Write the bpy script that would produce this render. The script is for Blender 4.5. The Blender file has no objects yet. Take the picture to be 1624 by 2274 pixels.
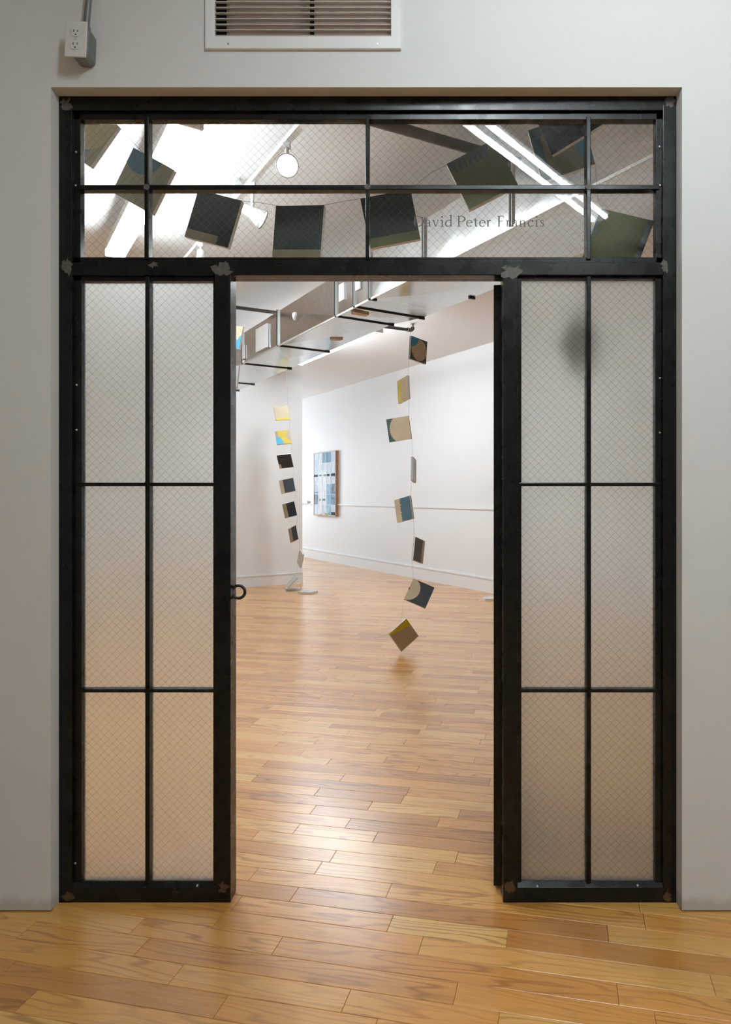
import bpy, math, random
from mathutils import Vector, Quaternion, Matrix

random.seed(7)
scn = bpy.context.scene
col = scn.collection

# ----------------------------------------------------------------- camera, world, light, exposure
F, CX, CY, H = 1525.0, 935.0, 1100.0, 1.372     # focal length and optical axis (pixels of a 1624x2274 frame), eye height
cam_data = bpy.data.cameras.new('camera')
cam_data.sensor_fit = 'VERTICAL'
cam_data.sensor_height = 36.0
cam_data.lens = F / 2274.0 * 36.0
cam_data.shift_x = (812.0 - CX) / 2274.0
cam_data.shift_y = (CY - 1137.0) / 2274.0
cam_data.clip_start = 0.05
cam = bpy.data.objects.new('camera', cam_data)
cam.location = (0, 0, H)
cam.rotation_euler = (math.radians(90), 0, 0)
col.objects.link(cam)
scn.camera = cam

world = bpy.data.worlds.new('sky')
scn.world = world
world.use_nodes = True
wb = world.node_tree.nodes['Background']
wb.inputs[0].default_value = (0.75, 0.87, 1.0, 1)
wb.inputs[1].default_value = 1.0

TUBE_GALLERY = 84.0       # emission of the gallery's fluorescent tubes
TUBE_ENTRY = 93.0         # emission of the tubes in the entry room
SPOT_GALLERY = 60.0       # lens of a track lamp
WINDOW_POWER = 235.0      # daylight at the window of the room behind the gallery

scn.view_settings.view_transform = 'Standard'
scn.view_settings.look = 'None'
scn.view_settings.gamma = 1.0
scn.view_settings.use_curve_mapping = False
scn.view_settings.exposure = 0.07
scn.cycles.max_bounces = 8
scn.cycles.diffuse_bounces = 4
scn.cycles.glossy_bounces = 4
scn.cycles.transmission_bounces = 6
scn.cycles.transparent_max_bounces = 16
scn.cycles.sample_clamp_indirect = 6.0
scn.cycles.caustics_refractive = True
scn.cycles.caustics_reflective = True
scn.cycles.use_denoising = True
scn.cycles.use_adaptive_sampling = True
scn.cycles.adaptive_threshold = 0.08

# ----------------------------------------------------------------- building axes
U = (-0.537, 0.8436)      # along the gallery, away from the entry
V = (0.8436, 0.537)       # across the gallery, to its long right wall
def uv(u, v, z=0.0): return Vector((u*U[0] + v*V[0], u*U[1] + v*V[1], z))
def PX(px, Y): return (px - CX) * Y / F
def PZ(py, Y): return H + (CY - py) * Y / F
def P(px, py, Y): return Vector((PX(px, Y), Y, PZ(py, Y)))

WF, WB = 2.262, 2.405          # entry wall: front and back face
FY0, FY1 = 2.312, 2.384        # steel frame: front and back face
GY = 2.345                     # glass
CEIL_G, CEIL_E = 3.52, 3.72    # ceilings of gallery and entry room
V_R, V_L, U_PART, U_END = 6.02, -1.0, 10.05, 16.5

# ----------------------------------------------------------------- helpers
def tag(o, label=None, cat=None, group=None, kind=None):
    if label: o['label'] = label
    if cat: o['category'] = cat
    if group: o['group'] = group
    if kind: o['kind'] = kind
    return o

def empty(name, loc=(0, 0, 0), rot=None):
    o = bpy.data.objects.new(name, None)
    o.empty_display_size = 0.05
    o.location = loc
    if rot is not None:
        o.rotation_mode = 'QUATERNION'
        o.rotation_quaternion = rot
    col.objects.link(o)
    return o

def linkmesh(name, me, mat, parent=None, loc=None):
    o = bpy.data.objects.new(name, me)
    col.objects.link(o)
    if mat and not me.materials: me.materials.append(mat)
    if parent: o.parent = parent
    if loc is not None: o.location = loc
    return o

class MB:
    """collects shapes; build() links them as one mesh object"""
    def __init__(s): s.v, s.f, s.sm = [], [], []
    def add(s, vs, fs, smooth=False):
        n = len(s.v); s.v += [tuple(p) for p in vs]
        s.f += [tuple(i + n for i in f) for f in fs]; s.sm += [smooth]*len(fs); return s
    def hexa(s, p):       # 8 corners: 4 below, 4 above
        return s.add(p, [(3,2,1,0),(4,5,6,7),(0,1,5,4),(1,2,6,5),(2,3,7,6),(3,0,4,7)])
    def box(s, x0, x1, y0, y1, z0, z1):
        return s.hexa([(x0,y0,z0),(x1,y0,z0),(x1,y1,z0),(x0,y1,z0),(x0,y0,z1),(x1,y0,z1),(x1,y1,z1),(x0,y1,z1)])
    def ubox(s, u0, u1, v0, v1, z0, z1):
        q = [(v0,u0),(v1,u0),(v1,u1),(v0,u1)]
        return s.hexa([uv(b, a, z0) for a, b in q] + [uv(b, a, z1) for a, b in q])
    def prism(s, poly, fn, d0, d1):      # poly of 2-D points, fn(a,b,d) -> 3-D
        n = len(poly)
        vs = [fn(a, b, d0) for a, b in poly] + [fn(a, b, d1) for a, b in poly]
        return s.add(vs, [tuple(range(n)), tuple(range(2*n-1, n-1, -1))] + [(i, i+n, (i+1) % n + n, (i+1) % n) for i in range(n)])
    def tube(s, pts, r, n=8, cap=True, smooth=True):
        pts = [Vector(p) for p in pts]; rs = r if isinstance(r, (list, tuple)) else [r]*len(pts)
        vs = []; up = None
        for i, p in enumerate(pts):
            d = (pts[min(i+1, len(pts)-1)] - pts[max(i-1, 0)]).normalized()
            if up is None: up = Vector((0,0,1)) if abs(d.z) < .9 else Vector((1,0,0))
            a = (up - d*up.dot(d)).normalized(); b = d.cross(a); up = a
            for k in range(n):
                t = 2*math.pi*k/n
                vs.append(p + (a*math.cos(t) + b*math.sin(t))*rs[i])
        fs = [(i*n+k, i*n+(k+1) % n, (i+1)*n+(k+1) % n, (i+1)*n+k) for i in range(len(pts)-1) for k in range(n)]
        s.add(vs, fs, smooth)
        if cap:
            m = (len(pts)-1)*n; base = len(s.v) - len(vs)
            s.f += [tuple(base+k for k in range(n-1, -1, -1)), tuple(base+m+k for k in range(n))]; s.sm += [False]*2
        return s
    def lathe(s, c, axis, prof, n=18):      # prof: (distance along axis, radius)
        d = Vector(axis).normalized(); a = d.orthogonal().normalized(); b = d.cross(a); vs = []
        for h, r in prof:
            for k in range(n):
                t = 2*math.pi*k/n; vs.append(Vector(c) + d*h + (a*math.cos(t) + b*math.sin(t))*r)
        return s.add(vs, [(i*n+k, i*n+(k+1) % n, (i+1)*n+(k+1) % n, (i+1)*n+k) for i in range(len(prof)-1) for k in range(n)], True)
    def build(s, name, mat, parent=None, bevel=0, local=False):
        off = Vector((0,0,0))
        if parent is not None and not local: off = parent.location
        me = bpy.data.meshes.new(name)
        me.from_pydata([tuple(Vector(p) - off) for p in s.v], [], s.f)
        me.polygons.foreach_set('use_smooth', s.sm)
        me.update()
        o = linkmesh(name, me, mat, parent)
        if bevel:
            m = o.modifiers.new('bevel', 'BEVEL'); m.width = bevel; m.segments = 2; m.limit_method = 'ANGLE'
        return o

def circle(cx, cy, r, n=28, a0=0, a1=360):
    return [(cx + r*math.cos(math.radians(a0 + (a1-a0)*i/(n if a1-a0 == 360 else n-1))),
             cy + r*math.sin(math.radians(a0 + (a1-a0)*i/(n if a1-a0 == 360 else n-1)))) for i in range(n)]

def clip(poly, lo=-.5, hi=.5):           # Sutherland-Hodgman against a square
    for ax, lim, sg in ((0, lo, 1), (0, hi, -1), (1, lo, 1), (1, hi, -1)):
        out = []
        for i in range(len(poly)):
            a, b = poly[i-1], poly[i]
            da, db = (a[ax]-lim)*sg, (b[ax]-lim)*sg
            if (da >= 0) != (db >= 0):
                t = da/(da-db); out.append((a[0]+(b[0]-a[0])*t, a[1]+(b[1]-a[1])*t))
            if db >= 0: out.append(b)
        poly = out
    return poly

# ----------------------------------------------------------------- materials
def new_mat(name):
    m = bpy.data.materials.new(name); m.use_nodes = True
    nt = m.node_tree
    return m, nt, nt.nodes['Principled BSDF'], nt.nodes['Material Output']

def N(nt, typ, **kw):
    n = nt.nodes.new(typ)
    for k, v in kw.items():
        if k.startswith('i_'):
            key = k[2:]; key = int(key) if key.isdigit() else key.replace('_', ' ')
            n.inputs[key].default_value = v
        else: setattr(n, k, v)
    return n

def plain(name, c, rough=.5, metal=0, vary=.06, scale=6.0, bump=0.0, bscale=200.0, spec=.5, rvary=0.0):
    m, nt, b, out = new_mat(name)
    L = nt.links
    tc = N(nt, 'ShaderNodeTexCoord')
    no = N(nt, 'ShaderNodeTexNoise', i_Scale=scale, i_Detail=4.0)
    L.new(tc.outputs['Object'], no.inputs['Vector'])
    ramp = N(nt, 'ShaderNodeValToRGB')
    lo = [max(0, x*(1-vary)) for x in c]; hi = [min(1, x*(1+vary)) for x in c]
    ramp.color_ramp.elements[0].position = .3; ramp.color_ramp.elements[0].color = (*lo, 1)
    ramp.color_ramp.elements[1].position = .7; ramp.color_ramp.elements[1].color = (*hi, 1)
    L.new(no.outputs['Fac'], ramp.inputs['Fac']); L.new(ramp.outputs['Color'], b.inputs['Base Color'])
    b.inputs['Roughness'].default_value = rough
    b.inputs['Metallic'].default_value = metal
    b.inputs['Specular IOR Level'].default_value = spec
    if rvary:
        mr = N(nt, 'ShaderNodeMapRange', i_1=.3, i_2=.7, i_3=max(0, rough-rvary), i_4=rough+rvary)
        L.new(no.outputs['Fac'], mr.inputs[0]); L.new(mr.outputs[0], b.inputs['Roughness'])
    if bump:
        n2 = N(nt, 'ShaderNodeTexNoise', i_Scale=bscale, i_Detail=3.0)
        L.new(tc.outputs['Object'], n2.inputs['Vector'])
        bp = N(nt, 'ShaderNodeBump', i_Strength=bump, i_Distance=.002)
        L.new(n2.outputs['Fac'], bp.inputs['Height']); L.new(bp.outputs['Normal'], b.inputs['Normal'])
    return m

def emit(name, c, s):
    m, nt, b, out = new_mat(name)
    b.inputs['Base Color'].default_value = (.8, .8, .8, 1)
    b.inputs['Emission Color'].default_value = (*c, 1); b.inputs['Emission Strength'].default_value = s
    return m

def wall_mat(name, c, dirt=False):
    m, nt, b, out = new_mat(name); L = nt.links
    g = N(nt, 'ShaderNodeNewGeometry')
    n1 = N(nt, 'ShaderNodeTexNoise', i_Scale=1.3, i_Detail=3.0)
    L.new(g.outputs['Position'], n1.inputs['Vector'])
    mix = N(nt, 'ShaderNodeMix', data_type='RGBA')
    mix.inputs[6].default_value = (*[x*.97 for x in c], 1); mix.inputs[7].default_value = (*c, 1)
    L.new(n1.outputs['Fac'], mix.inputs[0])
    last = mix.outputs[2]
    if dirt:     # scuffed strip just above the floor boards
        sep = N(nt, 'ShaderNodeSeparateXYZ'); L.new(g.outputs['Position'], sep.inputs[0])
        n2 = N(nt, 'ShaderNodeTexNoise', i_Scale=22.0, i_Detail=5.0); L.new(g.outputs['Position'], n2.inputs['Vector'])
        add = N(nt, 'ShaderNodeMath', operation='MULTIPLY_ADD', i_1=.05, i_2=0.0); L.new(n2.outputs['Fac'], add.inputs[0])
        sub = N(nt, 'ShaderNodeMath', operation='SUBTRACT'); L.new(sep.outputs[2], sub.inputs[0]); L.new(add.outputs[0], sub.inputs[1])
        mr = N(nt, 'ShaderNodeMapRange', i_1=.0, i_2=.03, i_3=.42, i_4=.0); L.new(sub.outputs[0], mr.inputs[0])
        mx = N(nt, 'ShaderNodeMix', data_type='RGBA'); mx.inputs[7].default_value = (.30, .24, .16, 1)
        L.new(mr.outputs[0], mx.inputs[0]); L.new(last, mx.inputs[6]); last = mx.outputs[2]
    L.new(last, b.inputs['Base Color'])
    b.inputs['Roughness'].default_value = .55; b.inputs['Specular IOR Level'].default_value = .3
    n3 = N(nt, 'ShaderNodeTexNoise', i_Scale=160.0, i_Detail=3.0); L.new(g.outputs['Position'], n3.inputs['Vector'])
    bp = N(nt, 'ShaderNodeBump', i_Strength=.06, i_Distance=.002)
    L.new(n3.outputs['Fac'], bp.inputs['Height']); L.new(bp.outputs['Normal'], b.inputs['Normal'])
    return m

def floor_mat():
    m, nt, b, out = new_mat('oak_strip'); L = nt.links
    g = N(nt, 'ShaderNodeNewGeometry')
    seed = N(nt, 'ShaderNodeAttribute', attribute_name='seed'); tone = N(nt, 'ShaderNodeAttribute', attribute_name='tone')
    def dot(vx, vy):
        d = N(nt, 'ShaderNodeVectorMath', operation='DOT_PRODUCT'); d.inputs[1].default_value = (vx, vy, 0)
        L.new(g.outputs['Position'], d.inputs[0]); return d.outputs['Value']
    def math_(op, a, b_=None, c=None):
        n = N(nt, 'ShaderNodeMath', operation=op)
        for i, x in enumerate((a, b_, c)):
            if x is None: continue
            if isinstance(x, (int, float)): n.inputs[i].default_value = x
            else: L.new(x, n.inputs[i])
        return n.outputs[0]
    t = dot(.979, -.202); s = dot(.202, .979); sd = math_('MULTIPLY', seed.outputs['Fac'], 57.0)
    def noise(ft, fs, detail=3.0, rough=.5):
        cv = N(nt, 'ShaderNodeCombineXYZ')
        L.new(math_('MULTIPLY', t, ft), cv.inputs[0]); L.new(math_('MULTIPLY', s, fs), cv.inputs[1]); L.new(sd, cv.inputs[2])
        n = N(nt, 'ShaderNodeTexNoise', i_Scale=1.0, i_Detail=detail, i_Roughness=rough); L.new(cv.outputs[0], n.inputs['Vector'])
        return n.outputs['Fac']
    warp = noise(1.25, 10.0, 2.0)
    ph = math_('MULTIPLY', math_('ADD', math_('MULTIPLY', s, 26.0), math_('MULTIPLY', warp, 9.5)), 6.2832)
    ring = math_('SINE', math_('ADD', ph, math_('MULTIPLY', noise(9.0, 90.0, 4.0), 2.2)))
    mr = N(nt, 'ShaderNodeMapRange', i_1=.05, i_2=1.0, i_3=0.0, i_4=1.0); L.new(ring, mr.inputs[0])
    ring = math_('POWER', mr.outputs[0], 1.8)
    mask = N(nt, 'ShaderNodeMapRange', i_1=.36, i_2=.66, i_3=.18, i_4=1.0); L.new(noise(.9, 3.0, 2.0), mask.inputs[0])
    ring = math_('MULTIPLY', ring, mask.outputs[0])
    pore = N(nt, 'ShaderNodeMapRange', i_1=.52, i_2=.75, i_3=0.0, i_4=1.0); L.new(noise(14.0, 420.0, 3.0, .6), pore.inputs[0])
    blot = noise(1.3, 12.0, 3.0)
    ramp = N(nt, 'ShaderNodeValToRGB'); e = ramp.color_ramp.elements
    e[0].position = 0; e[0].color = (.50, .205, .040, 1)
    e[1].position = 1; e[1].color = (.79, .45, .135, 1)
    e.new(.35).color = (.70, .315, .070, 1); e.new(.7).color = (.75, .38, .098, 1)
    tb = math_('ADD', tone.outputs['Fac'], math_('MULTIPLY', math_('SUBTRACT', blot, .5), .7)); L.new(tb, ramp.inputs['Fac'])
    mx = N(nt, 'ShaderNodeMix', data_type='RGBA', blend_type='MULTIPLY'); mx.inputs[7].default_value = (.42, .30, .22, 1)
    fac = math_('ADD', math_('MULTIPLY', ring, .78), math_('MULTIPLY', pore.outputs[0], .42))
    fac = math_('MINIMUM', fac, .9)
    L.new(fac, mx.inputs[0]); L.new(ramp.outputs['Color'], mx.inputs[6])
    L.new(mx.outputs[2], b.inputs['Base Color'])
    rr = N(nt, 'ShaderNodeMapRange', i_1=.3, i_2=.7, i_3=.28, i_4=.38); L.new(noise(3.0, 5.0, 4.0), rr.inputs[0])
    L.new(rr.outputs[0], b.inputs['Roughness'])
    b.inputs['IOR'].default_value = 1.5
    b.inputs['Coat Weight'].default_value = .8; b.inputs['Coat Roughness'].default_value = .25
    bp = N(nt, 'ShaderNodeBump', i_Strength=.10, i_Distance=.001); L.new(fac, bp.inputs['Height'])
    L.new(bp.outputs['Normal'], b.inputs['Normal'])
    return m

def steel_mat():
    m, nt, b, out = new_mat('black_enamel'); L = nt.links
    tc = N(nt, 'ShaderNodeNewGeometry')
    n1 = N(nt, 'ShaderNodeTexNoise', i_Scale=14.0, i_Detail=5.0); L.new(tc.outputs['Position'], n1.inputs['Vector'])
    ramp = N(nt, 'ShaderNodeValToRGB'); e = ramp.color_ramp.elements
    e[0].position = .35; e[0].color = (.0035, .0038, .0034, 1); e[1].position = .75; e[1].color = (.0065, .0072, .0066, 1)
    L.new(n1.outputs['Fac'], ramp.inputs['Fac']); L.new(ramp.outputs['Color'], b.inputs['Base Color'])
    mp = N(nt, 'ShaderNodeMapping'); mp.inputs['Scale'].default_value = (16, 16, 16); L.new(tc.outputs['Position'], mp.inputs[0])
    n2 = N(nt, 'ShaderNodeTexNoise', i_Scale=1.0, i_Detail=3.0); L.new(mp.outputs[0], n2.inputs['Vector'])
    mr = N(nt, 'ShaderNodeMapRange', i_1=.3, i_2=.7, i_3=.22, i_4=.34); L.new(n2.outputs['Fac'], mr.inputs[0]); L.new(mr.outputs[0], b.inputs['Roughness'])
    b.inputs['Specular IOR Level'].default_value = .28
    bp = N(nt, 'ShaderNodeBump', i_Strength=.04, i_Distance=.001); L.new(n2.outputs['Fac'], bp.inputs['Height']); L.new(bp.outputs['Normal'], b.inputs['Normal'])
    return m

def clear_glass():
    m, nt, b, out = new_mat('clear_glass'); L = nt.links
    nt.nodes.remove(b)
    tr = N(nt, 'ShaderNodeBsdfTransparent'); tr.inputs[0].default_value = (.95, .965, .955, 1)
    gl = N(nt, 'ShaderNodeBsdfGlossy'); gl.inputs['Roughness'].default_value = .015
    fr = N(nt, 'ShaderNodeFresnel', i_IOR=1.52)
    n1 = N(nt, 'ShaderNodeTexNoise', i_Scale=5.0, i_Detail=2.0)
    g = N(nt, 'ShaderNodeNewGeometry'); L.new(g.outputs['Position'], n1.inputs['Vector'])
    bp = N(nt, 'ShaderNodeBump', i_Strength=.02, i_Distance=.004); L.new(n1.outputs['Fac'], bp.inputs['Height']); L.new(bp.outputs['Normal'], gl.inputs['Normal'])
    mx = N(nt, 'ShaderNodeMixShader'); L.new(fr.outputs[0], mx.inputs[0]); L.new(tr.outputs[0], mx.inputs[1]); L.new(gl.outputs[0], mx.inputs[2])
    L.new(mx.outputs[0], out.inputs['Surface'])
    return m

def frosted_glass():
    m, nt, b, out = new_mat('frosted_glass'); L = nt.links
    b.inputs['Base Color'].default_value = (.95, 1.0, .985, 1)
    b.inputs['Transmission Weight'].default_value = 1.0
    b.inputs['IOR'].default_value = 1.25
    n1 = N(nt, 'ShaderNodeTexNoise', i_Scale=40.0, i_Detail=2.0)
    g = N(nt, 'ShaderNodeNewGeometry'); L.new(g.outputs['Position'], n1.inputs['Vector'])
    mr = N(nt, 'ShaderNodeMapRange', i_1=.3, i_2=.7, i_3=.56, i_4=.62); L.new(n1.outputs['Fac'], mr.inputs[0]); L.new(mr.outputs[0], b.inputs['Roughness'])
    tl = N(nt, 'ShaderNodeBsdfTranslucent'); tl.inputs[0].default_value = (.93, .95, .94, 1)
    df = N(nt, 'ShaderNodeBsdfDiffuse'); df.inputs[0].default_value = (.80, .82, .81, 1)
    m1 = N(nt, 'ShaderNodeMixShader'); m1.inputs[0].default_value = .45; L.new(tl.outputs[0], m1.inputs[1]); L.new(df.outputs[0], m1.inputs[2])
    m2 = N(nt, 'ShaderNodeMixShader'); m2.inputs[0].default_value = .10; L.new(b.outputs[0], m2.inputs[1]); L.new(m1.outputs[0], m2.inputs[2])
    L.new(m2.outputs[0], out.inputs['Surface'])
    return m

def duct_mat():
    m, nt, b, out = new_mat('galvanized_sheet'); L = nt.links
    g = N(nt, 'ShaderNodeNewGeometry')
    vo = N(nt, 'ShaderNodeTexVoronoi', i_Scale=26.0); L.new(g.outputs['Position'], vo.inputs['Vector'])
    n1 = N(nt, 'ShaderNodeTexNoise', i_Scale=3.0, i_Detail=6.0); L.new(g.outputs['Position'], n1.inputs['Vector'])
    mx = N(nt, 'ShaderNodeMix', data_type='RGBA'); mx.inputs[6].default_value = (.60, .62, .62, 1); mx.inputs[7].default_value = (.70, .72, .72, 1)
    L.new(vo.outputs['Distance'], mx.inputs[0]); L.new(mx.outputs[2], b.inputs['Base Color'])
    b.inputs['Metallic'].default_value = 1.0
    mr = N(nt, 'ShaderNodeMapRange', i_1=.3, i_2=.7, i_3=.13, i_4=.19); L.new(n1.outputs['Fac'], mr.inputs[0]); L.new(mr.outputs[0], b.inputs['Roughness'])
    bp = N(nt, 'ShaderNodeBump', i_Strength=.015, i_Distance=.01); L.new(n1.outputs['Fac'], bp.inputs['Height']); L.new(bp.outputs['Normal'], b.inputs['Normal'])
    return m

M = {
    'wall_e': wall_mat('entry_wall_paint', (.74, .745, .73), True),
    'wall_g': wall_mat('gallery_wall_paint', (.83, .835, .835)),
    'ceil': wall_mat('ceiling_paint', (.82, .82, .82)),
    'oak': floor_mat(),
    'sub': plain('subfloor_dark', (.055, .03, .014), .8),
    'steel': steel_mat(),
    'clear': clear_glass(),
    'frost': frosted_glass(),
    'wire': plain('mesh_wire', (.10, .10, .095), .5, 0),
    'bare': plain('worn_primer', (.085, .075, .062), .6, 0, .35, 60),
    'rust': plain('worn_brown_primer', (.075, .042, .018), .6, 0, .35, 60),
    'screw': plain('zinc_screw', (.55, .55, .52), .35, .9),
    'iron': plain('dark_iron', (.035, .030, .025), .45, .3, .2, 40),
    'duct': duct_mat(),
    'flange': plain('bright_flange', (.75, .77, .76), .4, .7),
    'dark': plain('dark_rod', (.02, .019, .018), .5),
    'pipe': plain('brown_pipe', (.070, .052, .042), .5, .1, .15, 20),
    'brass': plain('dull_brass', (.28, .20, .15), .4, .7),
    'paper': plain('white_paper', (.86, .86, .85), .7),
    'tape': plain('tan_paper_tape', (.62, .47, .40), .6),
    'white': plain('white_enamel', (.82, .83, .82), .35, 0, .03),
    'plastic': plain('white_plastic', (.70, .70, .68), .35, 0, .02),
    'box': plain('grey_metal_box', (.20, .215, .21), .45, .4, .12, 30),
    'slat': plain('slat_enamel', (.62, .57, .51), .4, 0, .05),
    'filter': plain('filter_backing', (.70, .55, .47), .8, 0, .1, 15),
    'slot': plain('black_slot', (.01, .01, .01), .6),
    'vinyl': plain('dark_vinyl', (.045, .047, .045), .5),
    'cable': plain('steel_cable', (.22, .22, .21), .4, .5),
    'board': plain('white_tile_edge', (.80, .80, .78), .45, 0, .04),
    'back': plain('grey_tile_back', (.62, .62, .62), .5, 0, .06),
    'frame_wood': plain('oak_edge', (.45, .25, .14), .5, 0, .15, 18),
    'canvas': plain('white_ground', (.80, .82, .84), .5),
    'tube_g': emit('gallery_tube_glow', (.84, .93, 1.0), TUBE_GALLERY),
    'tube_e': emit('entry_tube_glow', (.83, .945, 1.0), TUBE_ENTRY),
    'lens': emit('lamp_glow', (1.0, .96, .90), SPOT_GALLERY),
}
PAINT = {k: plain('paint_' + k, c, r + .12, 0, .10, 9.0, spec=.35) for k, c, r in (
    ('beige', (.50, .40, .27), .35), ('bronze', (.33, .25, .145), .3), ('tan', (.33, .265, .165), .35),
    ('green', (.045, .085, .080), .3), ('blue', (.045, .27, .42), .3), ('steel', (.075, .135, .170), .3),
    ('charcoal', (.028, .032, .038), .25), ('taupe', (.105, .090, .085), .35), ('yellow', (.45, .32, .008), .35),
    ('olive', (.13, .135, .065), .5), ('slate', (.040, .058, .060), .0), ('pale', (.36, .40, .41), .3), ('grey', (.30, .32, .30), .35),
    ('olivegrey', (.23, .215, .15), .3), ('navy', (.018, .028, .034), .0), ('brown', (.10, .075, .055), .4))}

# ----------------------------------------------------------------- lamps of the rooms
def fluorescent(center, d, length, mat, label, group, z, ceil=CEIL_G, name='fluorescent_fixture'):
    """strip fixture with two tubes; d = unit direction in plan"""
    d = Vector((d[0], d[1], 0)).normalized(); n = Vector((-d.y, d.x, 0))
    c = Vector((center[0], center[1], z))
    root = empty(name, c)
    tag(root, label, 'light fixture', group)
    h = length/2
    def bar(mb, a0, a1, b0, b1, z0, z1):
        q = [(a0, b0), (a1, b0), (a1, b1), (a0, b1)]
        mb.hexa([c + d*a + n*b + Vector((0,0,z0)) for a, b in q] + [c + d*a + n*b + Vector((0,0,z1)) for a, b in q])
    mb = MB(); bar(mb, -h, h, -.072, .072, .030, .09); mb.build('housing', M['white'], root, .004)
    MB().tube([c + d*(-h*.7) + Vector((0, 0, .09)), c + d*(-h*.7) + Vector((0, 0, ceil + .01 - z))], .006, 6).build('hanger_rod', M['white'], root)
    MB().tube([c + d*(h*.7) + Vector((0, 0, .09)), c + d*(h*.7) + Vector((0, 0, ceil + .01 - z))], .006, 6).build('hanger_rod', M['white'], root)
    for b in (-.052, .052):
        mb = MB(); mb.tube([c + d*(-h+.03) + n*b, c + d*(h-.03) + n*b], .019, 12); mb.build('tube', mat, root)
    for a in (-h, h-.025):
        mb = MB(); bar(mb, a, a+.025, -.076, .076, -.024, .04); mb.build('lamp_holder', M['white'], root, .003)
    return root

def to_xy(u, v): p = uv(u, v); return (p.x, p.y)
ceiling_fix = 'strip lights of the gallery'
fluorescent(to_xy(4.80, .89), U, 2.36, M['tube_g'], 'twin tube strip light beside the white lamp track', ceiling_fix, 3.30)
fluorescent(to_xy(8.02, 3.77), U, 2.36, M['tube_g'], 'twin tube strip light glowing behind the far edge of the duct', ceiling_fix, 3.25)
fluorescent((.70, .11), (-.617, .787), 2.44, M['tube_e'], 'twin tube strip light mirrored in the transom glass', None, 3.60, CEIL_E, 'fluorescent_fixture_offscreen')

wl = bpy.data.lights.new('window_daylight_offscreen', 'AREA'); wl.shape = 'RECTANGLE'; wl.size = 2.6; wl.size_y = 1.8
wl.energy = WINDOW_POWER; wl.color = (.80, .90, 1.0)
wlo = bpy.data.objects.new('window_daylight_offscreen', wl); col.objects.link(wlo)
wlo.location = uv(U_END + .25, 3.6, 1.9)
wlo.rotation_mode = 'QUATERNION'
wlo.rotation_quaternion = Vector((U[0], U[1], 0.0)).to_track_quat('Z', 'Y')

# ----------------------------------------------------------------- the rooms
GX0, GX1 = -.6789, -.0961       # grille hole
GZ0, GZ1 = 2.876, 3.168
OX0, OX1, OZ = -1.2195, .8605, 2.7165
mb = MB()
xs = [-6.2, OX0, GX0, GX1, OX1, 6.4]; zs = [0, OZ, GZ0, GZ1, 3.9]
for i in range(5):
    for k in range(4):
        if k == 0 and 1 <= i <= 3: continue
        if k == 2 and i == 2: continue
        if k == 0:      # a narrow shadow gap between plaster and floor
            mb.box(xs[i], xs[i+1], WF, WB, .005, zs[1]); mb.box(xs[i], xs[i+1], WF+.02, WB, -.005, .005); continue
        mb.box(xs[i], xs[i+1], WF, WB, zs[k], zs[k+1])
wf = mb.build('wall_front', M['wall_e']); tag(wf, 'grey white plaster wall around the black steel door frame', kind='structure')

def struct(mb, name, mat, label=None): return tag(mb.build(name, mat), label, kind='structure')
struct(MB().box(-3.7, -3.55, -4.6, WF, 0, 3.9), 'wall_left', M['wall_e'])
struct(MB().box(3.55, 3.7, -4.6, WF, 0, 3.9), 'wall_right', M['wall_e'])
struct(MB().box(-3.7, 3.7, -4.75, -4.6, 0, 3.9), 'wall_back', M['wall_e'])
struct(MB().box(-3.7, 3.7, -4.75, WF, CEIL_E, CEIL_E+.1), 'ceiling_entry', M['ceil'])

def ustart(v):            # u at which the line of constant v meets the back of the entry wall
    return (WB - .06 - v*V[1]) / U[1]
def uwall(name, v0, v1, z0, z1, ua0, ua1, mat, label=None):
    q = [uv(ua0, v0), uv(ua1, v1)]
    mb = MB()
    mb.hexa([uv(ustart(v0), v0, z0), uv(ustart(v1), v1, z0), uv(ua1, v1, z0), uv(ua0, v0, z0),
             uv(ustart(v0), v0, z1), uv(ustart(v1), v1, z1), uv(ua1, v1, z1), uv(ua0, v0, z1)])
    return struct(mb, name, mat, label)
uwall('wall_gallery_right', V_R, V_R+.15, 0, 3.9, U_END+.2, U_END+.2, M['wall_g'], 'long white gallery wall with a chair rail and the tiled painting')
uwall('wall_gallery_left', V_L-.15, V_L, 0, 3.9, U_END+.2, U_END+.2, M['wall_g'])
struct(MB().ubox(U_PART, U_PART+.14, V_L, 4.20, 0, 3.9), 'wall_partition', M['wall_g'], 'white partition wall behind the far string of tiles')
# end wall of the room behind, with its window
mb = MB()
mb.ubox(U_END, U_END+.2, V_L, 2.3, 0, 3.9); mb.ubox(U_END, U_END+.2, 4.9, V_R, 0, 3.9)
mb.ubox(U_END, U_END+.2, 2.3, 4.9, 0, 1.0); mb.ubox(U_END, U_END+.2, 2.3, 4.9, 2.8, 3.9)
struct(mb, 'wall_end', M['wall_g'])
w1 = empty('window_1', uv(U_END+.1, 3.6, 1.0)); tag(w1, kind='structure')
for v0 in (2.3, 3.57, 4.84): MB().ubox(U_END+.06, U_END+.12, v0, v0+.06, 1.0, 2.8).build('window_frame', M['white'], w1)
for z0 in (1.0, 1.87, 2.74): MB().ubox(U_END+.06, U_END+.12, 2.3, 4.9, z0, z0+.06).build('window_frame', M['white'], w1)
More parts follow.
